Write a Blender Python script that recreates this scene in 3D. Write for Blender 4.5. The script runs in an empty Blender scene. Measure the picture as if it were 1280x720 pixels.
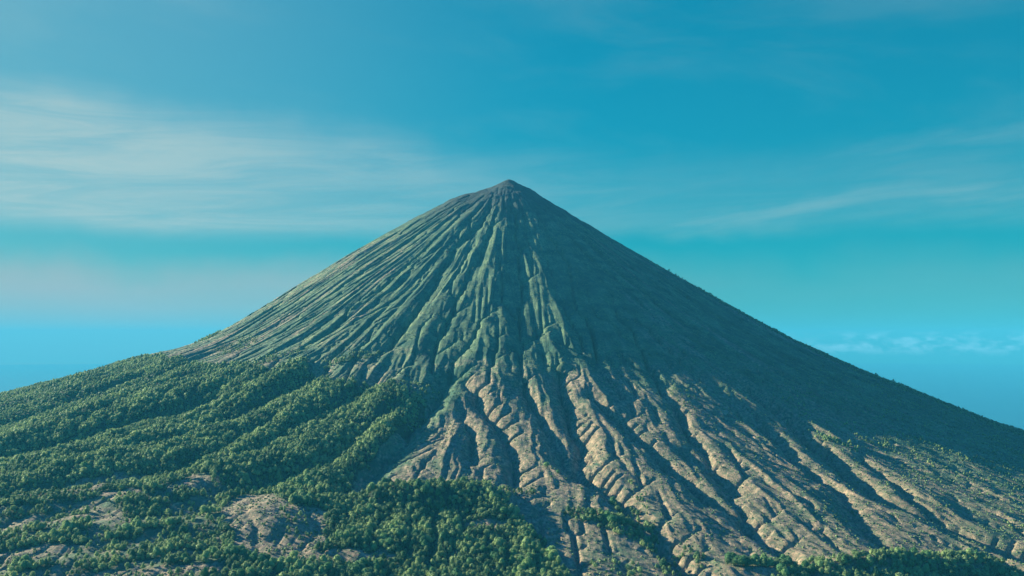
import math, random, sys
import numpy as np

# ------------------------------------------------------------------ numbers
SEA = 0.0
CAM_Z = 1300.0                 # a drone about 1300 m above the sea
PEAK = (-18.0, 5000.0)         # plan position of the summit
SUN_EL = 18.6                  # degrees
SUN_AZ = 29.0                  # degrees behind the mountain from due left
rng = np.random.default_rng(7)


# ------------------------------------------------------------------ noise
def _hash(ix, iy, seed):
    h = (ix.astype(np.int64) * 374761393 + iy.astype(np.int64) * 668265263 + seed * 1442695041) & 0xFFFFFFFF
    h = ((h ^ (h >> 13)) * 1274126177) & 0xFFFFFFFF
    h = h ^ (h >> 16)
    return h


def perlin(x, y, seed=0):
    x = np.asarray(x, np.float64); y = np.asarray(y, np.float64)
    x0 = np.floor(x); y0 = np.floor(y)
    fx = x - x0; fy = y - y0
    ix = x0.astype(np.int64); iy = y0.astype(np.int64)
    u = fx * fx * fx * (fx * (fx * 6 - 15) + 10); v = fy * fy * fy * (fy * (fy * 6 - 15) + 10)
    T = np.arange(256) * (2 * np.pi / 256)
    CT, ST = np.cos(T), np.sin(T)

    def g(i, j, dx, dy):
        k = _hash(ix + i, iy + j, seed) & 255
        return CT[k] * dx + ST[k] * dy
    a = g(0, 0, fx, fy); b = g(1, 0, fx - 1, fy)
    c = g(0, 1, fx, fy - 1); d = g(1, 1, fx - 1, fy - 1)
    return ((a + (b - a) * u) + ((c + (d - c) * u) - (a + (b - a) * u)) * v) * 1.5


def fbm(x, y, oct=4, seed=0, gain=0.5):
    s = 0; a = 1.0; n = 0
    for k in range(oct):
        s = s + a * perlin(x * 2 ** k + 17.3 * k, y * 2 ** k - 9.1 * k, seed + k)
        n += a; a *= gain
    return s / n * 1.3


def sstep(a, b, x):
    t = np.clip((x - a) / (b - a), 0, 1)
    return t * t * (3 - 2 * t)


# ------------------------------------------------------------------ the cone: height above the camera by distance from the summit
PR = {  # bearing of the flank -> (radius, height relative to the camera)
    'right': ([0, 45, 106, 289, 530, 697, 970, 1467, 1895, 2188, 2423, 2671, 2910, 3400, 4200, 5200, 6500],
              [940, 915, 884, 757, 604, 502, 334, 34, -168, -288, -388, -457, -524, -640, -820, -1020, -1300]),
    'left': ([0, 45, 122, 302, 519, 668, 916, 1137, 1385, 1575, 1687, 1881, 2125, 2504, 2865, 3400, 4200, 5200, 6500],
             [940, 915, 876, 814, 702, 610, 458, 316, 144, 28, -22, -72, -150, -256, -315, -390, -560, -800, -1250]),
    'front': ([0, 45, 106, 302, 520, 700, 970, 1400, 1900, 2300, 2700, 3100, 3500, 4200, 5200, 6500],
              [940, 915, 880, 790, 662, 556, 392, 160, -85, -235, -352, -452, -535, -660, -900, -1300]),
}


def prof(name, r):
    xs, ys = PR[name]
    # smoothed piecewise-linear profile
    w = 0
    for d, k in ((-110, 1), (-55, 2), (0, 3), (55, 2), (110, 1)):
        w = w + k * np.interp(np.abs(r + d * np.clip(r / 500.0, 0, 1)), xs, ys)
    return w / 9.0


def base_height(x, y):
    dx = x - PEAK[0]; dy = y - PEAK[1]
    r = np.hypot(dx, dy)
    th = np.arctan2(dx, -dy)          # 0 = towards the camera, + right, - left
    hr = prof('right', r); hl = prof('left', r); hf = prof('front', r)
    wr = sstep(0.15, 1.45, th); wl = sstep(0.15, 1.35, -th)
    wb = sstep(1.9, 3.0, np.abs(th))
    h = hf * (1 - wr) * (1 - wl) + hr * wr + hl * wl
    h = h * (1 - wb) + hf * wb
    return h, r, th
SKY_TINT = (.004, .470, .475)
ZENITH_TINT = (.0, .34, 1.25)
CLOUD_COL = (2.7, 3.4, 3.3)
LOW_COL = (3.1, 2.6, 2.4)
CUM_COL = (6, 8, 9)
SKY_STRENGTH = .05
HAZE_COL = (.055, .43, .63, 1)
HAZE_DENS = 3.2e-5
HAZE_G = .0
EXPOSURE = 1.85
FOL_DARK = (.028, .098, .036)
FOL_MID0 = (.048, .145, .048)
FOL_MID = (.100, .245, .082)
FOL_MID1 = (.165, .320, .108)
FOL_LIGHT = (.330, .430, .150)

# ------------------------------------------------------------------ land marks in plan (metres)
RAVINES = [  # polyline, depth, half width
    ([(-157, 3006), (-77, 2762), (-21, 2575), (9, 2406), (8, 2296)], 26, 24),
    ([(-159, 2851), (-134, 2659), (-115, 2407)], 18, 18),
    ([(24, 2970), (106, 2683), (130, 2482), (206, 2326)], 28, 26),
    ([(165, 3041), (175, 2739), (183, 2535), (206, 2326), (258, 2217), (298, 2064), (338, 1922), (380, 1700)], 36, 32),
    ([(254, 2874), (358, 2626), (410, 2430), (472, 2275), (560, 2080)], 24, 24),
    ([(481, 2538), (551, 2320), (557, 2066), (580, 1980), (620, 1800)], 20, 22),
    ([(400, 3700), (459, 3461), (492, 3153), (515, 2786)], 16, 24),
    ([(528, 2790), (534, 2497), (578, 2289)], 18, 20),
    ([(758, 2857), (809, 2616), (841, 2347), (830, 2183), (840, 1967)], 22, 24),
    ([(850, 3100), (912, 2831), (921, 2672), (955, 2351), (1005, 2256), (1070, 2185), (1143, 2085), (1240, 1946)], 40, 36),
    ([(1016, 2607), (1042, 2382), (1075, 2225)], 20, 22),
    ([(-200, 4330), (-250, 4174), (-363, 3687), (-455, 3299)], 12, 26),
    ([(-120, 4350), (-134, 4128), (-235, 3623), (-300, 3238)], 12, 26),
    ([(30, 4500), (36, 3968), (17, 3215)], 11, 34),
    ([(-210, 3050), (-247, 2888), (-325, 2571), (-390, 2335), (-380, 2270)], 38, 44),
    ([(-398, 2758), (-532, 2456), (-655, 2341)], 40, 46),
    ([(-1079, 3067), (-1294, 2928), (-1573, 2725), (-1900, 2500)], 50, 60),
    ([(-774, 2766), (-922, 2492), (-1111, 2415), (-1300, 2370)], 34, 44),
    ([(-380, 2270), (-470, 2225), (-600, 2330), (-760, 2280)], 14, 34),
    ([(-640, 2170), (-610, 2060), (-560, 1960)], 6, 10),
]
RAVINES += [([(-700, 3150), (-900, 2850), (-1250, 2620)], 30, 50), ([(-500, 3020), (-720, 2600), (-860, 2480)], 26, 40),
            ([(-1500, 3500), (-1900, 3150), (-2300, 2900)], 40, 70), ([(-330, 2900), (-470, 2560), (-560, 2420)], 14, 30)]
BUMPS = [  # x, y, height, radius x, radius y
    (-318, 4960, 13, 75, 130), (140, 4960, 5, 40, 80),
    (-575, 2085, 34, 120, 120), (-640, 1850, 18, 150, 90), (-460, 1850, 16, 110, 80),
    (-300, 2210, 22, 130, 50), (-130, 2195, 24, 150, 48), (-20, 2120, 14, 90, 60),
    (-930, 2290, 22, 130, 70), (-1180, 2250, 16, 150, 60), (-820, 2080, 14, 160, 60),
    (-1050, 2060, 16, 160, 60), (-1250, 2620, 22, 180, 90), (-900, 1930, 16, 180, 60),
    (780, 1890, 26, 150, 40), (960, 1930, 26, 90, 40), (560, 1835, 14, 120, 34),
    (-1150, 2425, 12, 60, 26), (-1075, 2365, 12, 34, 40), (-1010, 2440, 10, 60, 18), (-860, 2125, 10, 90, 20), (-1040, 2140, 10, 50, 18),
    (-1140, 1950, 12, 100, 24), (-330, 1905, 8, 60, 18), (-1230, 2320, 10, 90, 18), (-980, 1990, 10, 80, 20), (-760, 2240, 9, 50, 24),
    (-395, 2720, 26, 70, 190), (-1650, 3560, 24, 260, 90),
]
FOREST = [(-9000, 7000), (-2600, 5400), (-1900, 4500), (-1480, 3850), (-1330, 3620), (-1200, 3480), (-1055, 3420), (-920, 3291), (-766, 3245),
          (-604, 3042), (-464, 3036), (-247, 2888), (-285, 2720), (-345, 2571), (-425, 2400), (-440, 2300), (-400, 2262), (-244, 2258),
          (-81, 2238), (-10, 2190), (30, 2080), (104, 1913), (135, 1780), (140, 1200), (-9000, 1000)]
BARE = [(-705, 2150), (-684, 2280), (-600, 2240), (-520, 2150), (-450, 2130), (-405, 1990), (-430, 1900), (-500, 1850), (-590, 1925), (-640, 2030)]
CLEAR = [  # grassy openings: x, y, rx, ry, turn
    (-1230, 2335, 150, 21, 6), (-1140, 2440, 80, 21, 35), (-1075, 2375, 39, 75, 0), (-1010, 2452, 80, 24, -8),
    (-900, 2415, 69, 21, -30), (-860, 2135, 150, 16, 3), (-1040, 2150, 92, 18, 4), (-1180, 2150, 92, 30, 0),
    (-1130, 1960, 172, 33, 8), (-900, 1840, 103, 30, 0), (-415, 1888, 46, 27, 0), (-330, 1900, 86, 27, 0),
    (-60, 2060, 46, 15, 0), (-1290, 2040, 103, 30, 0), (-830, 2330, 41, 45, 0), (-990, 2270, 69, 15, -10), (-700, 1835, 126, 24, 0),
]


def seg_dist(x, y, pts):
    """distance to a polyline and the signed side (+ = right of its run)"""
    best = np.full(x.shape, 1e9)
    for (ax, ay), (bx, by) in zip(pts[:-1], pts[1:]):
        vx, vy = bx - ax, by - ay
        t = np.clip(((x - ax) * vx + (y - ay) * vy) / (vx * vx + vy * vy), 0, 1)
        best = np.minimum(best, np.hypot(x - ax - t * vx, y - ay - t * vy))
    return best


def in_poly(x, y, poly):
    c = np.zeros(np.shape(x), bool)
    n = len(poly)
    for i in range(n):
        x0, y0 = poly[i]; x1, y1 = poly[(i + 1) % n]
        if y0 == y1: continue
        k = ((y0 > y) != (y1 > y)) & (x < (x1 - x0) * (y - y0) / (y1 - y0) + x0)
        c ^= k
    return c


def clearing_mask(x, y):
    """1 inside grassy openings and on the bare patch"""
    wx = x + 22 * fbm(x / 60, y / 60, 3, 120); wy = y + 12 * fbm(x / 60, y / 60, 3, 130)
    m = in_poly(wx, wy, BARE).astype(float)
    for cx, cy, rx, ry, a in CLEAR:
        a = math.radians(a); ux = (wx - cx) * math.cos(a) + (wy - cy) * math.sin(a); uy = -(wx - cx) * math.sin(a) + (wy - cy) * math.cos(a)
        m = np.maximum(m, sstep(1.25, 0.8, np.hypot(ux / rx, uy / ry)))
    return m


def forest_zone(x, y):
    """soft 0..1 mask of the forested lower left, before clearings"""
    wx = x + 40 * fbm(x / 170, y / 170, 3, 60); wy = y + 40 * fbm(x / 170, y / 170, 3, 70)
    return in_poly(wx, wy, FOREST)


def target_height(x, y):
    h, r, th = base_height(x, y)
    wx = x + 26 * fbm(x / 190, y / 190, 3, 3); wy = y + 26 * fbm(x / 190, y / 190, 3, 5)
    for pts, d, w in RAVINES:
        q = seg_dist(wx, wy, pts)
        h = h - .8 * d * np.exp(-(q / w) ** 1.6)
    for bx, by, bh, rx, ry in BUMPS:
        h = h + bh * np.exp(-((wx - bx) / rx) ** 2 - ((wy - by) / ry) ** 2)
    low = sstep(1500, 2400, r)
    left = sstep(0.1, 0.5, -th)
    up = sstep(60, 600, r)
    a = 7 + 2 * low + 18 * low * left
    h = h + up * a * fbm(th * 9 + .3, r / 520, 3, 11) + up * (0.8 + 3.2 * low) * fbm(x / 120, y / 120, 3, 21)
    # broad ribs running down the fall line
    wth = th + 0.05 * fbm(x / 420, y / 420, 2, 31)
    h = h + up * (1 - 0.6 * low) * 9 * (0.5 - np.abs(perlin(wth * 13, r / 1400, 41)))
    return h


def k_map(x, y):
    _, r, th = base_height(x, y)
    k = 0.17 + 0.24 * sstep(1300, 2300, r)
    k = k * (1 + 0.5 * fbm(x / 400, y / 400, 2, 51))
    fz = sstep(0.05, 0.35, -th) * sstep(1500, 2000, r)
    k = k * (1 - 0.45 * fz)
    return np.clip(k, 0.03, 1)


def zoom2(h, shape):
    """bilinear resample of a grid to SHAPE"""
    ny, nx = h.shape
    yy = np.linspace(0, ny - 1, shape[0]); xx = np.linspace(0, nx - 1, shape[1])
    y0 = np.minimum(yy.astype(int), ny - 2); x0 = np.minimum(xx.astype(int), nx - 2)
    fy = (yy - y0)[:, None]; fx = (xx - x0)[None, :]
    a = h[y0][:, x0]; b = h[y0][:, x0 + 1]; c = h[y0 + 1][:, x0]; d = h[y0 + 1][:, x0 + 1]
    return (a * (1 - fx) + b * fx) * (1 - fy) + (c * (1 - fx) + d * fx) * fy


EX = (-3500.0, 3500.0); EY = (1250.0, 6300.0)


def erode():
    h = None; flow = None
    for cell, steps, dt, K0, D in ((24.0, 60, 0.05, 1.0, 20.0), (12.0, 45, 0.035, 1.0, 8.0), (6.0, 44, 0.024, 1.1, 2.2)):
        nx = int((EX[1] - EX[0]) / cell) + 1; ny = int((EY[1] - EY[0]) / cell) + 1
        X, Y = np.meshgrid(np.linspace(*EX, nx), np.linspace(*EY, ny))
        T = target_height(X, Y)
        if h is None:
            h = T.copy()
        else:
            h = zoom2(h, (ny, nx)) + (T - zoom2(Tp, (ny, nx))) * 0.6 + rng.normal(0, 0.25, (ny, nx))
        Tp = T
        K = k_map(X, Y) * K0
        n = nx * ny
        idx = np.arange(n).reshape(ny, nx)
        inner = np.zeros((ny, nx), bool); inner[1:-1, 1:-1] = True
        for it in range(steps):
            if it % 2 == 0:
                best = np.zeros((ny - 2, nx - 2)); rc = idx[1:-1, 1:-1].copy()
                hc = h[1:-1, 1:-1]
                for dy in (-1, 0, 1):
                    for dx in (-1, 0, 1):
                        if dx == 0 and dy == 0: continue
                        s = (hc - h[1 + dy:ny - 1 + dy, 1 + dx:nx - 1 + dx]) / (cell * math.hypot(dx, dy))
                        s = s * (1 + 0.22 * (rng.random(s.shape) - 0.5))
                        m = s > best
                        best = np.where(m, s, best)
                        rc = np.where(m, idx[1 + dy:ny - 1 + dy, 1 + dx:nx - 1 + dx], rc)
                R = idx.copy(); R[1:-1, 1:-1] = rc; R = R.ravel()
                ok = R != np.arange(n)
                # drainage area by pointer jumping
                S = np.full(n, cell * cell); P = np.where(ok, R, n)
                P = np.append(P, n)
                for _ in range(11):
                    S = S + np.bincount(P[:n], weights=S, minlength=n + 1)[:n]
                    P = P[P]
                A = np.minimum(S, 1.6e5).reshape(ny, nx)
            hr = h.ravel()[R].reshape(ny, nx)
            slope = np.maximum(h - hr, 0) / cell
            e = K * np.sqrt(np.maximum(A - 500, 0)) * slope
            lap = np.zeros_like(h)
            lap[1:-1, 1:-1] = (h[:-2, 1:-1] + h[2:, 1:-1] + h[1:-1, :-2] + h[1:-1, 2:] - 4 * h[1:-1, 1:-1]) / cell ** 2
            hn = h + dt * (-e + D * lap + 1.0 * (T - h))
            hn = np.maximum(hn, np.minimum(h, hr + 0.02 * cell))
            h = np.where(inner, hn, T)
        flow = A
    # melt into the plain cone near the rim of the worked area
    X, Y = np.meshgrid(np.linspace(*EX, nx), np.linspace(*EY, ny))
    w = np.minimum(sstep(EX[0] + 30, EX[0] + 500, X), sstep(-EX[1] + 30, -EX[1] + 500, -X))
    w = w * sstep(-EY[1] + 30, -EY[1] + 500, -Y)
    h = T + (h - T) * w
    return X, Y, h, flow, T


def cubic(grid, fx, fy):
    """Catmull-Rom lookup of a grid at fractional column FX and row FY (1-D each: a rectilinear lattice)"""
    ny, nx = grid.shape

    def wts(f, n):
        f = np.clip(f, 1.0, n - 2.001); i = np.floor(f).astype(int); t = f - i
        w = np.stack([-.5 * t + t * t - .5 * t ** 3, 1 - 2.5 * t * t + 1.5 * t ** 3, .5 * t + 2 * t * t - 1.5 * t ** 3, -.5 * t * t + .5 * t ** 3])
        return i, w
    ix, wx = wts(fx, nx); iy, wy = wts(fy, ny)
    tmp = sum(grid[:, np.clip(ix + k - 1, 0, nx - 1)] * wx[k][None, :] for k in range(4))
    return sum(tmp[np.clip(iy + k - 1, 0, ny - 1), :] * wy[k][:, None] for k in range(4))


def axis(stops):
    """spacing that changes gently: stops = [(coordinate, spacing), ...]"""
    out = [stops[0][0]]
    xs = [s[0] for s in stops]; ds = [s[1] for s in stops]
    while out[-1] < xs[-1]:
        out.append(out[-1] + float(np.interp(out[-1], xs, ds)))
    return np.array(out)


def build_heights():
    GX, GY, H, FL, T = erode()
    cell = 6.0
    xs = axis([(-14000, 400), (-7000, 120), (-3500, 20), (-2200, 7), (-1200, 4.5), (1200, 4.5), (2200, 7), (3500, 20), (7000, 120), (14000, 400)])
    ys = axis([(200, 60), (1200, 14), (1700, 3.6), (2600, 4.2), (4000, 6), (5200, 7), (5600, 20), (7000, 80), (14000, 400)])
    XX, YY = np.meshgrid(xs, ys)
    base = target_height(XX, YY)
    fx = (xs - EX[0]) / (GX[0, 1] - GX[0, 0]); fy = (ys - EY[0]) / (GY[1, 0] - GY[0, 0])
    hh = cubic(H - T, fx, fy)
    ff = cubic(np.log10(FL), fx, fy)
    inside = ((XX > EX[0]) & (XX < EX[1]) & (YY > EY[0]) & (YY < EY[1]))
    hh = np.where(inside, hh, 0); ff = np.where(inside, ff, 2.5)
    h = base + hh
    _, r, th = base_height(XX, YY)
    # ribs of the upper cone: several widths, each strong in some places and faint in others
    w = th + 0.013 * fbm(XX / 300, YY / 300, 3, 81)
    up = sstep(150, 520, r) * (1 - sstep(2100, 2700, r))
    lf = sstep(-0.35, 0.45, -th)

    def ridge(n, rr_, sd, amp, sharp=1.0):
        q = np.abs(perlin(w * n + .37 * sd, r / rr_, sd)) ** sharp
        m = sstep(-.35, .35, fbm(w * n * .31 + sd, r / (rr_ * .8), 2, sd + 300))
        return amp * (0.42 - q) * (.25 + 1.1 * m)
    rib = ridge(9.5, 2200, 83, 11) + ridge(21, 1500, 84, 9.5) + ridge(44, 1000, 85, 6.4, .85) + ridge(80, 700, 90, 3.6)
    h = h + up * (.48 + .65 * lf) * rib * np.clip(r / 1000, 0.3, 1.25)
    fz = forest_zone(XX, YY)
    lowr = sstep(1500, 2100, r) * (1 - .55 * fz)
    w2 = th + 0.010 * fbm(XX / 170, YY / 170, 4, 86)
    w = w2
    rill = ridge(30, 1200, 86, 5.0) + ridge(52, 800, 87, 7.5) + ridge(105, 420, 88, 4.8) + ridge(190, 220, 187, 2.2)
    h = h + lowr * rill
    h = h + (.6 + .5 * sstep(1500, 2400, r)) * fbm(XX / 26, YY / 26, 3, 91) * 1.1
    h = h + sstep(30, 140, r) * sstep(900, 300, r) * 9 * fbm(XX / 90, YY / 90, 4, 97) + sstep(120, 20, r) * 4 * fbm(XX / 30, YY / 30, 3, 98)
    inner = sstep(7500, 6200, r)
    z = np.where(inner > 0, h * inner + (1 - inner) * (-CAM_Z - 30), -CAM_Z - 30) + CAM_Z
    return xs, ys, XX, YY, z, ff, hh, r, th, fz

# ------------------------------------------------------------------ blender side
import bpy, bmesh
from mathutils import Vector, Matrix

scene = bpy.context.scene
C = scene.collection


def tag(o, label=None, cat=None, group=None, kind=None):
    for k, v in (('label', label), ('category', cat), ('group', group), ('kind', kind)):
        if v: o[k] = v
    return o


def mesh_np(name, co, faces4=None, faces3=None):
    me = bpy.data.meshes.new(name)
    f = faces4 if faces4 is not None else faces3
    k = f.shape[1]
    me.vertices.add(len(co)); me.vertices.foreach_set('co', np.ascontiguousarray(co, np.float32).ravel())
    me.loops.add(f.size); me.loops.foreach_set('vertex_index', np.ascontiguousarray(f, np.int32).ravel())
    me.polygons.add(len(f)); me.polygons.foreach_set('loop_start', np.arange(0, f.size, k, dtype=np.int32))
    me.update(calc_edges=True)
    return me


class NT:
    """small helper to wire shader nodes"""
    def __init__(s, tree): s.t = tree; tree.nodes.clear()
    def n(s, typ, **kw):
        nd = s.t.nodes.new(typ)
        ins = kw.pop('ins', {})
        for k, v in kw.items(): setattr(nd, k, v)
        for k, v in ins.items():
            if isinstance(v, bpy.types.NodeSocket): s.t.links.new(v, nd.inputs[k])
            else: nd.inputs[k].default_value = v
        return nd
    def math(s, op, a, b=None, c=None, clamp=False):
        nd = s.t.nodes.new('ShaderNodeMath'); nd.operation = op; nd.use_clamp = clamp
        for i, v in enumerate((a, b, c)):
            if v is None: continue
            if isinstance(v, bpy.types.NodeSocket): s.t.links.new(v, nd.inputs[i])
            else: nd.inputs[i].default_value = v
        return nd.outputs[0]
    def mix(s, f, a, b, mode='MIX'):
        nd = s.t.nodes.new('ShaderNodeMix'); nd.data_type = 'RGBA'; nd.blend_type = mode; nd.clamp_factor = True
        for i, v in ((0, f), (6, a), (7, b)):
            if isinstance(v, bpy.types.NodeSocket): s.t.links.new(v, nd.inputs[i])
            elif isinstance(v, (int, float)): nd.inputs[i].default_value = v
            else: nd.inputs[i].default_value = (*v, 1)
        return nd.outputs[2]
    def ramp(s, f, a, b, lo=0.0, hi=1.0, smooth=True):
        nd = s.t.nodes.new('ShaderNodeMapRange'); nd.interpolation_type = 'SMOOTHSTEP' if smooth else 'LINEAR'
        for i, v in enumerate((f, a, b, lo, hi)):
            if isinstance(v, bpy.types.NodeSocket): s.t.links.new(v, nd.inputs[i])
            else: nd.inputs[i].default_value = v
        return nd.outputs[0]
    def noise(s, vec, scale, detail=4, rough=.55, dist=0.0, dim='3D'):
        nd = s.n('ShaderNodeTexNoise', noise_dimensions=dim, ins={'Scale': scale, 'Detail': detail, 'Roughness': rough, 'Distortion': dist})
        if vec is not None: s.t.links.new(vec, nd.inputs['Vector'])
        return nd.outputs[0]
    def link(s, a, b): s.t.links.new(a, b)


def material(name):
    m = bpy.data.materials.new(name); m.use_nodes = True
    return m, NT(m.node_tree)


def finish(nt, color, rough=0.9, bump=None, bump_strength=1.0, bump_dist=1.0, spec=0.15):
    p = nt.n('ShaderNodeBsdfPrincipled', ins={'Roughness': rough, 'Specular IOR Level': spec})
    if isinstance(color, bpy.types.NodeSocket): nt.link(color, p.inputs['Base Color'])
    else: p.inputs['Base Color'].default_value = (*color, 1)
    if bump is not None:
        b = nt.n('ShaderNodeBump', ins={'Strength': bump_strength, 'Distance': bump_dist, 'Height': bump})
        nt.link(b.outputs[0], p.inputs['Normal'])
    o = nt.n('ShaderNodeOutputMaterial'); nt.link(p.outputs[0], o.inputs[0])


# ------------------------------------------------------------------ ground
xs, ys, XX, YY, Z, FLOW, CUT, RR, TH, FZ = build_heights()
ny, nx = Z.shape
ids = np.arange(nx * ny).reshape(ny, nx)
quads = np.stack([ids[:-1, :-1], ids[:-1, 1:], ids[1:, 1:], ids[1:, :-1]], -1).reshape(-1, 4)
me = mesh_np('mountain', np.stack([XX, YY, Z], -1).reshape(-1, 3), faces4=quads)
me.polygons.foreach_set('use_smooth', np.ones(len(me.polygons), bool))

gy, gx = np.gradient(Z, ys, xs)
slope = np.hypot(gx, gy)


def thin_mask(x, y):
    """where the lower left woods open into meadow, 0..1"""
    return sstep(-480, -800, x) * sstep(2480, 2250, y) * sstep(-.18, .10, fbm(x / 120, y / 55, 3, 200)) * (1 - .6 * sstep(-1250, -1500, x))


CL = clearing_mask(XX, YY)
THIN = thin_mask(XX, YY)
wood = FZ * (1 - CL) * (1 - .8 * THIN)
# 1: dry tan soil against green grass  2: woodland floor  3: gully scrub
apron = sstep(1500, 2300, RR + 160 * fbm(XX / 260, YY / 260, 3, 140)) * (1 - FZ)
east = sstep(0.30, 0.85, TH)
edge_r = seg_dist(XX, YY, RAVINES[14][0])  # tan held back along this ravine, putting its shade into the ground colour
streak = fbm(TH * 40, RR / 600, 3, 161) * sstep(2300, 1500, RR) * sstep(200, 600, RR)
tan = 0.10 + .7 * streak * sstep(.05, .6, -TH) + 0.60 * apron * (1 - 0.88 * east) * (.25 + .75 * sstep(40, 100, edge_r)) + 0.30 * fbm(XX / 140, YY / 140, 4, 150)
lefthigh = 1.7 * sstep(0.3, 0.9, -TH) * sstep(500, 900, RR) * sstep(2100, 1700, RR)
tan = tan + 0.30 * lefthigh * (0.5 + fbm(TH * 26, RR / 400, 3, 160))
tan = np.where(FZ * THIN > .4, .55 + .3 * fbm(XX / 40, YY / 40, 2, 171), tan)
tan = np.where(CL > 0.3, 0.92 + 0.3 * fbm(XX / 30, YY / 30, 2, 170), tan)
tan = tan + 0.32 * sstep(0.50, 0.9, slope) * sstep(1700, 2300, RR)          # raw earth on the steep gully walls
summit = sstep(760, 260, RR + 150 * fbm(TH * 14, RR / 300, 3, 180))  # dark summit ash, spread wider to stand in for the cone's shadow
scrub = sstep(3.2, 4.4, FLOW) * sstep(500, 1300, RR) * (0.6 + 0.8 * fbm(XX / 90, YY / 90, 3, 190))
scrub = scrub * (1 - 0.9 * sstep(0.5, 0.8, slope))
eastup = sstep(.15, .6, TH) * sstep(400, 900, RR)  # vegetation streaks here also paint relief into the shaded right flank
scrub = scrub + eastup * .9 * sstep(-.15, .35, fbm(TH * 17, RR / 1300, 3, 195)) * (1 - apron * .5)
tan = tan + .6 * eastup * sstep(2100, 1700, RR) * sstep(.1, .5, fbm(TH * 24, RR / 1100, 2, 196))
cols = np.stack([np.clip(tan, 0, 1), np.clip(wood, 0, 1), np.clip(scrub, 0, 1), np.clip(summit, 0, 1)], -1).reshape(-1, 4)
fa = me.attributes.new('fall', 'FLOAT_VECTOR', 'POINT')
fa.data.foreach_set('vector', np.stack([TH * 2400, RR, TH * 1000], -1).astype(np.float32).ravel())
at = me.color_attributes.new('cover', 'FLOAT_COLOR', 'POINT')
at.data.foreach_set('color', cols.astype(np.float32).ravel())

m, nt = material('volcanic_slope')
att = nt.n('ShaderNodeVertexColor', layer_name='cover')
sep = nt.n('ShaderNodeSeparateColor', ins={'Color': att.outputs[0]})
geo = nt.n('ShaderNodeNewGeometry')
pos = geo.outputs['Position']
n_big = nt.noise(pos, 1 / 90, 5, .6)
n_mid = nt.noise(pos, 1 / 14, 5, .65)
n_fine = nt.noise(pos, 1 / 3.5, 4, .7)
tanf = nt.math('ADD', sep.outputs[0], nt.math('MULTIPLY', nt.math('SUBTRACT', n_mid, .5), 1.1))
tanf = nt.math('ADD', tanf, nt.math('MULTIPLY', nt.math('SUBTRACT', n_big, .5), .7))
grass = nt.mix(nt.ramp(n_big, .35, .65), (.032, .090, .050), (.165, .235, .098))
soil = nt.mix(nt.ramp(n_mid, .35, .7), (.190, .134, .080), (.400, .295, .168))
soil = nt.mix(nt.ramp(n_fine, .55, .75, 0, .6), soil, (.42, .32, .20))
col = nt.mix(nt.ramp(tanf, .27, .82), grass, soil)
# tussocks and low bushes as dark specks
speck = nt.ramp(nt.noise(pos, 1 / 9, 3, .65, .5), .50, .58)
speck = nt.math('MULTIPLY', speck, nt.ramp(n_big, .30, .60, .45, 1))
col = nt.mix(nt.math('MULTIPLY', speck, .75), col, (.042, .088, .044))
col = nt.mix(nt.math('MULTIPLY', sep.outputs[2], nt.ramp(n_mid, .35, .6)), col, (.035, .070, .030))
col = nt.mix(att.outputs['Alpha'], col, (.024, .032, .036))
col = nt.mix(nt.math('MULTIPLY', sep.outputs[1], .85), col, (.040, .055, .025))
fs = nt.n('ShaderNodeSeparateXYZ', ins={'Vector': nt.n('ShaderNodeAttribute', attribute_name='fall').outputs['Vector']})
va = nt.n('ShaderNodeCombineXYZ', ins={0: nt.math('MULTIPLY', fs.outputs[0], 1 / 9), 1: nt.math('MULTIPLY', fs.outputs[1], 1 / 42)}).outputs[0]
vb = nt.n('ShaderNodeCombineXYZ', ins={0: nt.math('MULTIPLY', fs.outputs[2], 1 / 9), 1: nt.math('MULTIPLY', fs.outputs[1], 1 / 60)}).outputs[0]
ra = nt.noise(va, 1.0, 4, .6, .3); rb = nt.noise(vb, 1.0, 4, .6, .2)
lowf = nt.ramp(fs.outputs[1], 1300, 2000)
run = nt.math('ADD', nt.math('MULTIPLY', ra, lowf), nt.math('MULTIPLY', rb, nt.math('SUBTRACT', 1.0, lowf)))
col = nt.mix(nt.ramp(run, .38, .58, .42, 0), col, (.030, .078, .040))
bump = nt.math('ADD', nt.math('MULTIPLY', run, 3.4), nt.math('ADD', nt.math('MULTIPLY', n_mid, .8), nt.math('MULTIPLY', n_fine, 2.2)))
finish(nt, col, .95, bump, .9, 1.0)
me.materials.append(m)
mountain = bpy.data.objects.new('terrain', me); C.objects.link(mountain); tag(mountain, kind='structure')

# sea, far below and out to the horizon
R_SEA = 60000
a = np.linspace(0, 2 * np.pi, 97)[:-1]
rad = [0.0, 6000, 14000, 28000, R_SEA]
co = [(PEAK[0], PEAK[1], SEA)]; fc = []
for k, r_ in enumerate(rad[1:]):
    co += [(PEAK[0] + r_ * math.cos(t), PEAK[1] + r_ * math.sin(t), SEA) for t in a]
bm = bmesh.new(); vs = [bm.verts.new(c) for c in co]
for i in range(96):
    j = (i + 1) % 96
    bm.faces.new((vs[0], vs[1 + i], vs[1 + j]))
    for k in range(3):
        o0 = 1 + 96 * k; o1 = o0 + 96
        bm.faces.new((vs[o0 + i], vs[o1 + i], vs[o1 + j], vs[o0 + j]))
me2 = bpy.data.meshes.new('sea'); bm.to_mesh(me2); bm.free()
m, nt = material('sea_water')
geo = nt.n('ShaderNodeNewGeometry')
nz = nt.noise(geo.outputs['Position'], 1 / 900, 6, .6)
finish(nt, nt.mix(nt.ramp(nz, .3, .7), (.018, .100, .150), (.026, .125, .180)), .25, nz, .3, 20, .5)
me2.materials.append(m)
sea = bpy.data.objects.new('sea', me2); C.objects.link(sea); tag(sea, kind='structure')

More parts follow.
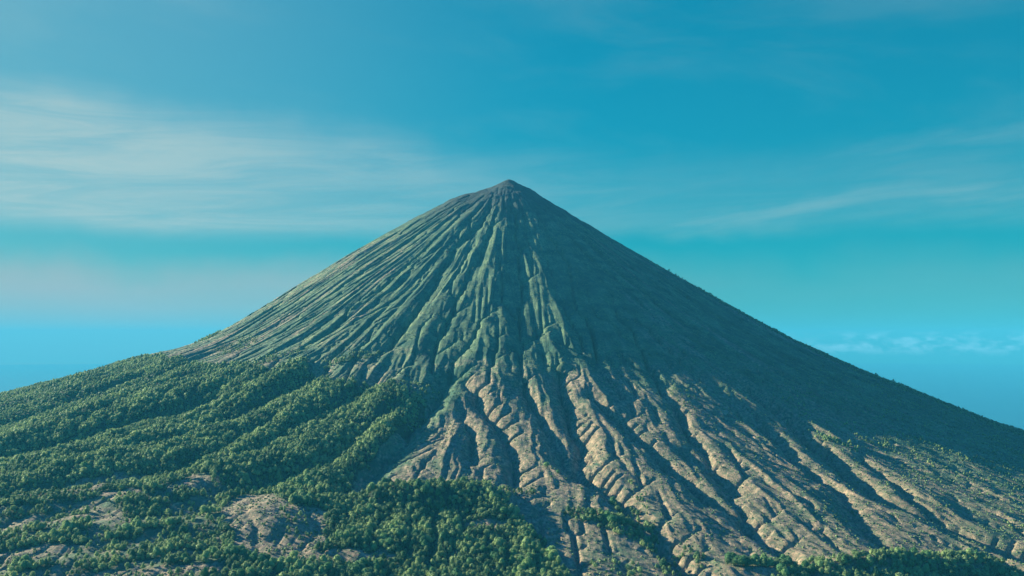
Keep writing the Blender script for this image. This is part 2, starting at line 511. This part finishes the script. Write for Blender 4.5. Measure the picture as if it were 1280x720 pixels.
# ------------------------------------------------------------------ sun, sky, air
se, sa = math.radians(SUN_EL), math.radians(SUN_AZ)
to_sun = Vector((-math.cos(sa) * math.cos(se), math.sin(sa) * math.cos(se), math.sin(se)))
L = bpy.data.lights.new('sun', 'SUN'); L.energy = 5.0; L.angle = math.radians(.53); L.color = (1.0, .92, .74)
sun = bpy.data.objects.new('sun', L); C.objects.link(sun); sun.rotation_euler = to_sun.to_track_quat('Z', 'Y').to_euler()
sun.location = (-3000, 6000, 4000)

w = bpy.data.worlds.new('World'); scene.world = w; w.use_nodes = True
nt = NT(w.node_tree)
sky = nt.n('ShaderNodeTexSky', sky_type='NISHITA', sun_disc=False, sun_elevation=se, sun_rotation=-(math.pi / 2 - sa),
           altitude=1300, air_density=1.0, dust_density=0.5, ozone_density=1.5)
tc = nt.n('ShaderNodeTexCoord')
sp = nt.n('ShaderNodeSeparateXYZ', ins={'Vector': tc.outputs['Generated']})
dx, dy, dz = sp.outputs
az = nt.math('ARCTAN2', dx, dy)                       # 0 over the summit, + to the right (radians)
hyp = nt.math('SQRT', nt.math('ADD', nt.math('MULTIPLY', dx, dx), nt.math('MULTIPLY', dy, dy)))
el = nt.math('ARCTAN2', dz, hyp)
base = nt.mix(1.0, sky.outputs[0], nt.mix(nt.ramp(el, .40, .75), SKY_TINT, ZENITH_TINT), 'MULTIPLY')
lum = nt.n('ShaderNodeSeparateColor', ins={'Color': base}).outputs[1]
comp = nt.math('DIVIDE', 2.5, nt.math('ADD', 1.0, nt.math('MULTIPLY', lum, .80)))
base = nt.n('ShaderNodeVectorMath', operation='SCALE', ins={0: base, 'Scale': comp}).outputs[0]


def coords(sx, sz, off=0.0, shear=0.0):
    e2 = nt.math('ADD', el, nt.math('MULTIPLY', az, shear))
    return nt.n('ShaderNodeCombineXYZ', ins={0: nt.math('MULTIPLY', az, sx), 1: nt.math('MULTIPLY', e2, sz), 2: off}).outputs[0]


wob = nt.math('MULTIPLY', nt.math('SUBTRACT', nt.noise(coords(3, 3, 4), 1.5, 4, .55), .5), .09)
elw = nt.math('ADD', el, wob)
# high veil: thick at the left, thinning to the right
top = nt.math('ADD', nt.ramp(az, -.5, .15, .262, .205), 0)
veil = nt.math('MULTIPLY', nt.ramp(nt.math('SUBTRACT', elw, top), -.045, .022, 1, 0), nt.ramp(nt.math('ADD', el, nt.math('MULTIPLY', wob, .35)), .106, .132))
veil = nt.math('MULTIPLY', veil, nt.ramp(az, -.55, .28, 1.0, .22))
fib = nt.ramp(nt.noise(coords(2.4, 22, 1, -.06), 1.7, 8, .66, .8), .30, .70, .45, 1.0)
veil = nt.math('MULTIPLY', veil, fib)
# low milky layer
low = nt.math('MULTIPLY', nt.ramp(elw, .055, .105, 1, 0), nt.ramp(az, -.5, .3, .8, .15))
low = nt.math('MULTIPLY', low, nt.ramp(nt.noise(coords(1.2, 9, 7), 1.6, 5, .55), .25, .75, .65, 1.0))
# thin streaks at the right
s1 = nt.math('MULTIPLY', nt.ramp(nt.math('ABSOLUTE', nt.math('SUBTRACT', nt.math('ADD', elw, nt.math('MULTIPLY', az, -.055)), .120)), 0, .030, 1, 0), nt.ramp(az, .0, .25))
s1 = nt.math('MULTIPLY', s1, nt.ramp(nt.noise(coords(2.5, 26, 3, -.1), 1.3, 6, .6, .4), .3, .7, .1, .5))
s2 = nt.math('MULTIPLY', nt.ramp(nt.math('ABSOLUTE', nt.math('SUBTRACT', nt.math('ADD', elw, nt.math('MULTIPLY', az, -.10)), .160)), 0, .022, 1, 0), nt.ramp(az, .15, .5, 0, .22))
s2 = nt.math('MULTIPLY', s2, nt.ramp(nt.noise(coords(2.5, 30, 9, -.14), 1.3, 6, .6, .4), .3, .7, .2, 1))
tl = nt.math('MULTIPLY', nt.ramp(nt.noise(coords(2.0, 7, 12, .12), 1.7, 6, .55, .3), .42, .75, 0, .14), nt.ramp(el, .16, .24))
fade = nt.ramp(az, -1.35, -.8)
hazy = nt.math('MULTIPLY', nt.ramp(az, -.6, .1, .24, 0), fade)
dens = nt.math('MAXIMUM', hazy, 0)
dens0 = nt.math('MAXIMUM', veil, nt.math('MAXIMUM', s1, nt.math('MAXIMUM', s2, tl)))
dens = nt.math('ADD', dens, nt.math('MULTIPLY', nt.math('MULTIPLY', dens0, fade), .70), clamp=True)
low = nt.math('MULTIPLY', low, fade)
skyc = nt.mix(dens, base, CLOUD_COL)
skyc = nt.mix(low, skyc, LOW_COL)
# small cumulus tops on the sea horizon at the right
cn = nt.noise(coords(34, 70, 20), 1.0, 6, .6, .2)
cb = nt.math('MULTIPLY', nt.ramp(nt.math('ABSOLUTE', nt.math('SUBTRACT', el, .001)), .003, .015, 1, 0), nt.ramp(az, .27, .36))
cum = nt.math('MULTIPLY', cb, nt.ramp(cn, .43, .62))
skyc = nt.mix(nt.math('MULTIPLY', cum, .8), skyc, CUM_COL)
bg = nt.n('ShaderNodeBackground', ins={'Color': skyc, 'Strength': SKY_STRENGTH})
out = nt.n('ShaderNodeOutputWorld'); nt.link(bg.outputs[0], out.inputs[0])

# air: one closed block of even haze
bm = bmesh.new(); bmesh.ops.create_cube(bm, size=1)
top_z, bot_z = 2330.0, -31.0 - 0
me3 = bpy.data.meshes.new('haze'); bm.to_mesh(me3); bm.free()
hz = bpy.data.objects.new('haze', me3); C.objects.link(hz)
hz.scale = (2 * R_SEA + 4000, 2 * R_SEA + 4000, top_z - bot_z); hz.location = (PEAK[0], PEAK[1], (top_z + bot_z) / 2)
m = bpy.data.materials.new('haze_air'); m.use_nodes = True; nt = NT(m.node_tree)
v = nt.n('ShaderNodeVolumePrincipled', ins={'Color': HAZE_COL, 'Density': HAZE_DENS, 'Anisotropy': HAZE_G})
out = nt.n('ShaderNodeOutputMaterial'); nt.link(v.outputs[0], out.inputs['Volume'])
me3.materials.append(m); tag(hz, kind='stuff')

# ------------------------------------------------------------------ trees
R2 = np.random.default_rng(2024)


def zat(x, y):
    """terrain height at plan points"""
    x = np.atleast_1d(np.asarray(x, float)); y = np.atleast_1d(np.asarray(y, float))
    i = np.clip(np.searchsorted(xs, x) - 1, 0, nx - 2); j = np.clip(np.searchsorted(ys, y) - 1, 0, ny - 2)
    fx = (x - xs[i]) / (xs[i + 1] - xs[i]); fy = (y - ys[j]) / (ys[j + 1] - ys[j])
    return (Z[j, i] * (1 - fx) + Z[j, i + 1] * fx) * (1 - fy) + (Z[j + 1, i] * (1 - fx) + Z[j + 1, i + 1] * fx) * fy


def gat(G, x, y):
    i = np.clip(np.searchsorted(xs, x) - 1, 0, nx - 1); j = np.clip(np.searchsorted(ys, y) - 1, 0, ny - 1)
    return G[j, i]


def ico(sub):
    bm = bmesh.new(); bmesh.ops.create_icosphere(bm, subdivisions=sub, radius=1)
    v = np.array([q.co[:] for q in bm.verts]); f = np.array([[q.index for q in p.verts] for p in bm.faces]); bm.free()
    return v, f


ICO1, ICO2 = ico(1), ico(2)


def crown_shape(u, kind, g):
    """radius multipliers for direction u (unit vectors): a lumpy ovoid, unit box-ish: half width 0.5, z 0.12..1"""
    ph, sc = g
    lump = 1 + 0.30 * np.abs(perlin(u[:, 0] * 1.7 * sc + ph, u[:, 1] * 1.7 * sc + u[:, 2] * 1.3 * sc + ph, 5)) * 2 - 0.16
    z = u[:, 2]
    if kind == 'round': wz = np.sqrt(np.clip(1 - z * z, 0, 1)); zz = .56 + .42 * z
    elif kind == 'tall': wz = np.sqrt(np.clip(1 - z * z, 0, 1)) * (0.86 - 0.22 * z); zz = .55 + .46 * z
    elif kind == 'spread': wz = np.clip(1 - z * z, 0, 1) ** .38; zz = .62 + .30 * z
    else: wz = np.sqrt(np.clip(1 - z * z, 0, 1)) * (0.80 - 0.42 * z); zz = .52 + .50 * z
    k = wz / np.maximum(np.hypot(u[:, 0], u[:, 1]), 1e-6) * 0.5
    return np.stack([u[:, 0] * k * lump, u[:, 1] * k * lump, .5 + (zz - .5) * (0.85 + 0.15 * lump)], 1)


def make_crown(seed, kind, leaves, size, core=ICO1, shell=.84):
    r = np.random.default_rng(seed); g = (r.random() * 50, .8 + r.random() * .5)
    v, f = core
    cv = crown_shape(v, kind, g); c = np.array([0, 0, .55])
    cv = c + (cv - c) * shell * (1 + .10 * r.normal(size=(len(cv), 1)))
    if leaves == 0: return cv, f
    u = r.normal(size=(leaves, 3)); u[:, 2] = np.where(u[:, 2] < -1.0, -u[:, 2], u[:, 2]); u /= np.linalg.norm(u, axis=1)[:, None]
    p = crown_shape(u, kind, g); p = c + (p - c) * (.86 + .22 * r.random((leaves, 1)))
    nrm = u + .5 * r.normal(size=u.shape); nrm /= np.linalg.norm(nrm, axis=1)[:, None]
    t = np.cross(nrm, r.normal(size=u.shape)); t /= np.linalg.norm(t, axis=1)[:, None]; b = np.cross(nrm, t)
    s = size * (.6 + .8 * r.random((leaves, 1)))
    q = np.stack([p + t * s, p + b * s * .8, p - t * s * .9, p - b * s * .7], 1).reshape(-1, 3)
    o = len(cv) + 4 * np.arange(leaves)
    lf = np.concatenate([np.stack([o, o + 1, o + 2], 1), np.stack([o, o + 2, o + 3], 1)])
    return np.concatenate([cv, q]), np.concatenate([f, lf])


def make_trunk(seed, limbs=4, sides=6):
    """tapered trunk with limbs reaching into the crown; unit tree height"""
    r = np.random.default_rng(seed); V = []; F = []

    def tube(pts, rad):
        o = len(V)
        for k, (p, q) in enumerate(zip(pts, rad)):
            for s in range(sides):
                a_ = 2 * math.pi * s / sides
                V.append((p[0] + q * math.cos(a_), p[1] + q * math.sin(a_), p[2]))
        for k in range(len(pts) - 1):
            for s in range(sides):
                a0 = o + k * sides + s; a1 = o + k * sides + (s + 1) % sides
                F.append((a0, a1, a1 + sides)); F.append((a0, a1 + sides, a0 + sides))
    bx, by = r.normal(0, .02, 2)
    tube([(0, 0, -.06), (bx * .4, by * .4, .2), (bx, by, .45), (bx * 1.6, by * 1.6, .8)], [.030, .022, .016, .006])
    for k in range(limbs):
        a_ = 2 * math.pi * (k + r.random() * .6) / limbs; h = .25 + .1 * k; l = .22
        tube([(bx * .7, by * .7, h), (l * .5 * math.cos(a_), l * .5 * math.sin(a_), h + .10), (l * math.cos(a_), l * math.sin(a_), h + .22)], [.012, .009, .004])
    return np.array(V), np.array(F)


def foliage_mat(name, dark, light, attr=False):
    m, nt = material(name)
    geo = nt.n('ShaderNodeNewGeometry')
    n = nt.noise(geo.outputs['Position'], 1 / 2.2, 3, .6)
    if attr:
        t = nt.n('ShaderNodeAttribute', attribute_name='tone').outputs['Fac']
    else:
        t = nt.n('ShaderNodeObjectInfo').outputs['Random']
    f = nt.math('ADD', nt.math('MULTIPLY', t, .75), nt.math('MULTIPLY', nt.math('SUBTRACT', n, .35), .8), clamp=True)
    c = nt.mix(f, dark, light)
    p = nt.n('ShaderNodeBsdfPrincipled', ins={'Roughness': .75, 'Specular IOR Level': .2, 'Base Color': c})
    tr = nt.n('ShaderNodeBsdfTranslucent', ins={'Color': c})
    mx = nt.n('ShaderNodeMixShader', ins={0: .33, 1: p.outputs[0], 2: tr.outputs[0]})
    o = nt.n('ShaderNodeOutputMaterial'); nt.link(mx.outputs[0], o.inputs[0])
    return m


M_FOREST = foliage_mat('forest_foliage', FOL_DARK, FOL_LIGHT, True)
M_TONE = {'dark': foliage_mat('dark_foliage', FOL_DARK, FOL_MID),
          'mid': foliage_mat('green_foliage', FOL_MID0, FOL_MID1),
          'pale': foliage_mat('pale_foliage', FOL_MID1, FOL_LIGHT)}
mb, nt = material('bark'); finish(nt, nt.mix(nt.noise(None, 4, 3), (.10, .075, .05), (.20, .16, .12)), .9)

# where trees grow -------------------------------------------------------
GROVES = [  # x, y, rx, ry, turn, density, tree height
    (650, 1868, 200, 24, 4, 1.0, 15), (720, 1790, 290, 60, 8, 1.0, 14), (960, 1880, 150, 60, 12, 1.0, 14), (880, 1920, 130, 30, 14, 1.0, 16), (1010, 1965, 60, 22, -8, .9, 14),
    (185, 2098, 70, 26, -16, 1, 13), (290, 2080, 34, 130, 12, .9, 12), (315, 2215, 14, 90, 5, .4, 8), (252, 2022, 66, 18, -30, .8, 12),
    (350, 1890, 50, 60, -30, .5, 10), (215, 1850, 60, 40, -20, .25, 9),
    (1000, 2745, 62, 40, -45, .55, 11), (1190, 2750, 110, 40, -40, .3, 8), (1420, 2560, 150, 50, -40, .2, 7),
    (-1560, 4560, 60, 330, 20, .8, 13), (-1660, 4800, 60, 200, 20, .8, 12),
    (-300, 2960, 90, 40, -20, .35, 9), (-590, 3240, 130, 40, 10, .45, 10), (-900, 3380, 130, 50, 20, .5, 10), (-1150, 3700, 80, 130, 20, .35, 10),
    (330, 2070, 30, 60, 0, .3, 8), (560, 2930, 60, 90, 30, .15, 6), (10, 2230, 50, 16, 0, .5, 11),
    (-500, 2070, 50, 18, -40, .45, 8), (-470, 2010, 30, 14, 0, .6, 8),
]
LONE = [(132, 2434, 14, 16, 'pale'), (155, 2389, 11, 9, 'mid'), (184, 2266, 8, 8, 'mid'), (127, 2348, 7, 7, 'dark')]

# jittered grid of candidates over the whole visible ground
STEP = 9.7
gxx, gyy = np.meshgrid(np.arange(-3000, 3300, STEP), np.arange(1640, 5600, STEP))
px = gxx.ravel() + R2.uniform(-.46, .46, gxx.size) * STEP; py = gyy.ravel() + R2.uniform(-.46, .46, gxx.size) * STEP
view = (px > -.60 * py - 350) & (px < .60 * py + 200)
px, py = px[view], py[view]
cl = clearing_mask(px, py)
fz = forest_zone(px, py) & (cl < .5)
_, rr, tt = base_height(px, py)
# woods thin out towards the lower left meadows and the high edge
thin = 1 - .86 * thin_mask(px, py)
thin = thin * (1 - .25 * sstep(.1, .5, fbm(px / 260, py / 260, 3, 205)))
dens = np.where(fz, thin, 0.0); hgt = np.where(fz, 14.2, 0)
for cx, cy, rx, ry, a_, d_, h_ in GROVES:
    a_ = math.radians(a_); ux = (px - cx) * math.cos(a_) + (py - cy) * math.sin(a_); uy = -(px - cx) * math.sin(a_) + (py - cy) * math.cos(a_)
    q = np.hypot(ux / rx, uy / ry) + .35 * fbm(px / 45, py / 45, 2, 210)
    k = np.where((q < 1) & ~fz, d_, 0)
    hgt = np.where(k > dens, h_, hgt); dens = np.maximum(dens, k)
q = .07 * (cl > .5); hgt = np.where(q > dens, 7.0, hgt); dens = np.maximum(dens, q)
# the eastern flank is wooded along the skyline; small trees follow the gullies lower down
q = sstep(.95, 1.12, tt) * sstep(1.9, 1.7, tt) * sstep(700, 1500, rr) * (.65 + .5 * fbm(px / 160, py / 160, 2, 215))
hgt = np.where(q > dens, 9.5, hgt); dens = np.maximum(dens, q)
q = sstep(3.75, 4.3, gat(FLOW, px, py)) * sstep(1750, 2100, rr) * sstep(.05, .30, tt) * .30 + .5 * sstep(.34, .58, tt) * sstep(1800, 2100, rr) * sstep(.0, .4, fbm(px / 130, py / 130, 3, 216))
q = np.where(fz, 0, q)
hgt = np.where(q > dens, 6.5, hgt); dens = np.maximum(dens, q)
sl = gat(slope, px, py)
dens = dens * (1 - .7 * sstep(.75, 1.0, sl))
keep = R2.random(px.size) < dens
tx, ty, th_ = px[keep], py[keep], hgt[keep]
nT = len(tx)
th_ = th_ * (1 - .35 * thin_mask(tx, ty))
big = fbm(tx / 150, ty / 150, 3, 220)
th_ = th_ * (.95 + .34 * big) * np.exp(R2.normal(-.03, .23, nT)).clip(.5, 1.6)
th_ = th_ * (1 - .22 * sstep(3000, 3500, ty))
tw = th_ * R2.uniform(.66, 1.05, nT)
tone = np.clip(.52 + .85 * fbm(tx / 90, ty / 90, 3, 230) + R2.normal(0, .26, nT) + .22 * sstep(2300, 1900, ty) * sstep(-600, -900, tx), 0, 1)
tz = zat(tx, ty)
kindi = R2.integers(0, 8, nT)
KINDS_ = ['round', 'tall', 'tall', 'cone']
rot = R2.uniform(0, 2 * math.pi, nT)


def to_px(x, y, z):
    """photograph pixels (1280 wide) of world points, for choosing which trees show largest"""
    t = math.atan(70 / 1108.5); dz = z - CAM_Z
    zc = y * math.cos(t) + dz * math.sin(t); yc = -y * math.sin(t) + dz * math.cos(t)
    return 640 + 1108.5 * x / zc, 360 - 1108.5 * yc / zc


def seen(x, y, z):
    """True where the straight line from the camera to the point clears the ground"""
    t = np.linspace(.55, .995, 120)[:, None]
    g = zat((x[None] * t).ravel(), (y[None] * t).ravel()).reshape(t.shape[0], -1)
    return ((CAM_Z + (z - CAM_Z)[None] * t) > g).all(0)


u0, v0 = to_px(tx, ty, tz + th_ * .6)
inside = (u0 > 2) & (u0 < 1278) & (v0 < 716) & (v0 > 200)
app = th_ / ty * inside
cand = np.argsort(-app)[:1500]
cand = cand[seen(tx[cand], ty[cand], tz[cand] + .85 * th_[cand])][:300 - len(LONE)]
single = np.zeros(nT, bool); single[cand] = True
ut, vt = to_px(tx, ty, tz + th_)

# --- the wood beyond: one mesh
forms = {}
for lod, (lv, sz, core) in enumerate(((150, .075, ICO1), (60, .11, ICO1), (26, .15, ICO1))):
    for i in range(8):
        forms[lod, i] = make_crown(100 + i, KINDS_[i % 4], lv, sz, core, .84 if lod < 2 else .92)
VV, FF, TT = [], [], []
off = 0
for lod in range(3):
    for i in range(8):
        sel = np.where(~single & (kindi == i) & (np.digitize(ty, [2450, 3200]) == lod))[0]
        if not len(sel): continue
        v, f = forms[lod, i]
        c, s = np.cos(rot[sel])[:, None], np.sin(rot[sel])[:, None]
        X = tx[sel][:, None] + tw[sel][:, None] * (v[:, 0] * c - v[:, 1] * s)
        Y = ty[sel][:, None] + tw[sel][:, None] * (v[:, 0] * s + v[:, 1] * c)
        Zz = tz[sel][:, None] + th_[sel][:, None] * v[None, :, 2]
        VV.append(np.stack([X, Y, Zz], -1).reshape(-1, 3).astype(np.float32))
        FF.append((f[None] + (off + len(v) * np.arange(len(sel)))[:, None, None]).reshape(-1, 3).astype(np.int32))
        TT.append(np.repeat(tone[sel], len(v)).astype(np.float32)); off += len(v) * len(sel)
VV, FF, TT = np.concatenate(VV), np.concatenate(FF), np.concatenate(TT)
print('trees', nT, 'faces', len(FF), 'farthest single', ty[single].max())
mf = mesh_np('forest', VV, faces3=FF)
at = mf.attributes.new('tone', 'FLOAT', 'POINT'); at.data.foreach_set('value', TT)
mf.materials.append(M_FOREST)
forest = bpy.data.objects.new('forest', mf); C.objects.link(forest); tag(forest, kind='stuff')
del VV, FF, TT

# --- low bushes and tussocks scattered over the open slopes: ground cover
nb = 260000
bx = R2.uniform(-2600, 2700, nb); by = R2.uniform(1650, 5300, nb) ** 1.0
by = 1650 + (by - 1650) ** 1.25 / (3650 ** .25)
ok = np.abs(bx) < .60 * by + 50
bx, by = bx[ok], by[ok]
_, br, bt = base_height(bx, by)
fl = gat(FLOW, bx, by)
p = .14 + .35 * sstep(3.0, 4.2, fl) + .30 * sstep(-.05, .35, fbm(bx / 120, by / 120, 3, 300))
p = p + .42 * sstep(.10, .45, bt) * sstep(1700, 2100, br)
p = p * sstep(350, 900, br) * (1 - .85 * sstep(.6, .85, gat(slope, bx, by)))
p = p + .8 * sstep(1.0, 1.25, bt) * sstep(1.9, 1.6, bt) * sstep(500, 1500, br)      # the eastern skyline
p = p + .35 * sstep(.4, .8, bt) * sstep(1500, 2000, br) * sstep(3000, 2500, br)
p = np.where(forest_zone(bx, by), .15, p) + .3 * (clearing_mask(bx, by) > .5)
ok = R2.random(len(bx)) < p
bx, by, br, bt = bx[ok], by[ok], br[ok], bt[ok]
bs = R2.uniform(1.6, 4.4, len(bx)) * (1 + 1.5 * R2.random(len(bx)) ** 2 * sstep(.9, 1.2, bt) * sstep(700, 1300, br)); bz = zat(bx, by)
VV, FF, TT = [], [], []; off = 0
kb = R2.integers(0, 6, len(bx)); bto = np.clip(R2.normal(.35, .25, len(bx)), 0, 1)
for i in range(6):
    r = np.random.default_rng(500 + i); v, f = ICO1
    v = v * (1 + .35 * r.normal(size=(len(v), 1))) * np.array([.6, .6, .45]) + np.array([0, 0, .22])
    sel = np.where(kb == i)[0]
    P = np.stack([bx[sel], by[sel], bz[sel]], 1)[:, None, :] + bs[sel][:, None, None] * v[None]
    VV.append(P.reshape(-1, 3).astype(np.float32)); FF.append((f[None] + (off + len(v) * np.arange(len(sel)))[:, None, None]).reshape(-1, 3))
    TT.append(np.repeat(bto[sel], len(v))); off += len(v) * len(sel)
VV, FF, TT = np.concatenate(VV), np.concatenate(FF).astype(np.int32), np.concatenate(TT).astype(np.float32)
print('bushes', len(bx))
ms = mesh_np('scrub', VV, faces3=FF); at = ms.attributes.new('tone', 'FLOAT', 'POINT'); at.data.foreach_set('value', TT)
ms.materials.append(M_FOREST)
scrub_ob = bpy.data.objects.new('scrub', ms); C.objects.link(scrub_ob); tag(scrub_ob, kind='stuff')

# --- the trees that show largest: each a thing of its own
TREE_ME = {}
for i in range(8):
    v, f = make_crown(700 + i, KINDS_[i % 4], 520, .052, ICO2, .86)
    for t in M_TONE:
        k = mesh_np('crown', v * [1, 1, 1], faces3=f); k.materials.append(M_TONE[t]); TREE_ME[i, t] = k
    v, f = make_trunk(800 + i); k = mesh_np('trunk', v, faces3=f); k.materials.append(mb); TREE_ME[i, 'trunk'] = k
PROTO = {}
for (i, t) in [k for k in TREE_ME if k[1] != 'trunk']:
    e = bpy.data.objects.new('tree', None); cr = bpy.data.objects.new('crown', TREE_ME[i, t]); tk = bpy.data.objects.new('trunk', TREE_ME[i, 'trunk'])
    PROTO[i, t] = (e, cr, tk)


def plant(x, y, z, h, w_, r_, i, t, label, group):
    e0, c0, t0 = PROTO[i, t]
    e = e0.copy(); e.name = 'tree'; C.objects.link(e)
    e.location = (x, y, z); e.rotation_euler = (0, 0, r_); e.scale = (w_, w_, h); e.empty_display_size = .3
    for s in (c0, t0):
        k = s.copy(); k.name = s.name.split('.')[0]; C.objects.link(k); k.parent = e
    tag(e, label, 'tree', group)
    return e


SHAPE = {'round': 'round-topped', 'tall': 'tall oval', 'cone': 'narrow pointed', 'spread': 'spreading'}
TONE = {'dark': 'dark green', 'mid': 'mid green', 'pale': 'pale yellow-green'}


def region(u, v):
    if u > 860: 
        if u < 1010: return 'at the left end of the bottom right grove'
        if u < 1110: return 'in the middle of the bottom right grove'
        return 'at the right end of the bottom right grove'
    if u > 720: return 'by the ravine below the bright cliffs'
    if u > 640: return 'at the right tip of the bottom centre wood'
    if u > 560: return 'in the bottom wood below the brown apron'
    if u > 490: return 'in the middle of the bottom centre wood'
    if u > 400: return 'right of the bare patch, at the bottom'
    if u > 280: return 'at the foot of the bare patch'
    if u > 200: return 'left of the bare patch, at the bottom'
    if u > 100: return 'in the wood below the grassy clearings'
    return 'in the bottom left corner of the photo'


for k in np.where(single)[0]:
    t = 'dark' if tone[k] < .34 else ('mid' if tone[k] < .62 else 'pale')
    sz = 'tall' if th_[k] > 16.2 else ('small' if th_[k] < 12.6 else 'medium')
    shp = SHAPE[KINDS_[kindi[k] % 4]]
    if sz == 'tall' and shp.startswith('tall'): shp = 'oval'
    rg = region(ut[k], vt[k])
    lab = f'{sz} {shp} {TONE[t]} tree {rg}'.replace('small tall oval', 'small oval').replace('medium tall oval', 'medium oval')
    plant(tx[k], ty[k], tz[k] - .2, th_[k], tw[k], rot[k], int(kindi[k]), t, lab, 'trees ' + rg)
LL = ['largest pale green tree standing alone on the brown apron above the bottom wood',
      'low round mid green tree just below the large lone tree on the apron',
      'small mid green tree alone on the apron, lowest of the lone trees there',
      'smallest dark bush-like tree on the open apron below the large lone tree']
for (x, y, h, w_, t), lab in zip(LONE, LL):
    qx, qy = [q.ravel() for q in np.meshgrid(np.arange(x - 45, x + 46, 5.0), np.arange(y - 45, y + 46, 5.0))]
    score = zat(qx, qy) - base_height(qx, qy)[0] - CAM_Z - .06 * np.hypot(qx - x, qy - y) - 50 * ~seen(qx, qy, zat(qx, qy) + 2)
    x, y = float(qx[score.argmax()]), float(qy[score.argmax()])        # the nearest crest that stands in view
    plant(x, y, float(zat(x, y)[0]) - .2, h, w_, 1.0, 0 if h > 10 else 4, t, lab, None)

# ------------------------------------------------------------------ camera and output
cam = bpy.data.cameras.new('camera'); cam.sensor_width = 36; cam.lens = 36 * 1108.5 / 1280
cam.clip_start = 1; cam.clip_end = 150000
co_ = bpy.data.objects.new('camera', cam); C.objects.link(co_)
co_.location = (0, 0, CAM_Z); co_.rotation_euler = (math.radians(90) + math.atan(70 / 1108.5), 0, 0)
scene.camera = co_
vs_ = scene.view_settings
vs_.view_transform = 'Standard'; vs_.look = 'None'; vs_.gamma = 1; vs_.exposure = EXPOSURE
cy = scene.cycles
cy.max_bounces = 4; cy.diffuse_bounces = 2; cy.glossy_bounces = 1; cy.transmission_bounces = 2; cy.volume_bounces = 0; cy.transparent_max_bounces = 4
cy.use_denoising = True; cy.denoiser = 'OPENIMAGEDENOISE'
cy.use_adaptive_sampling = False
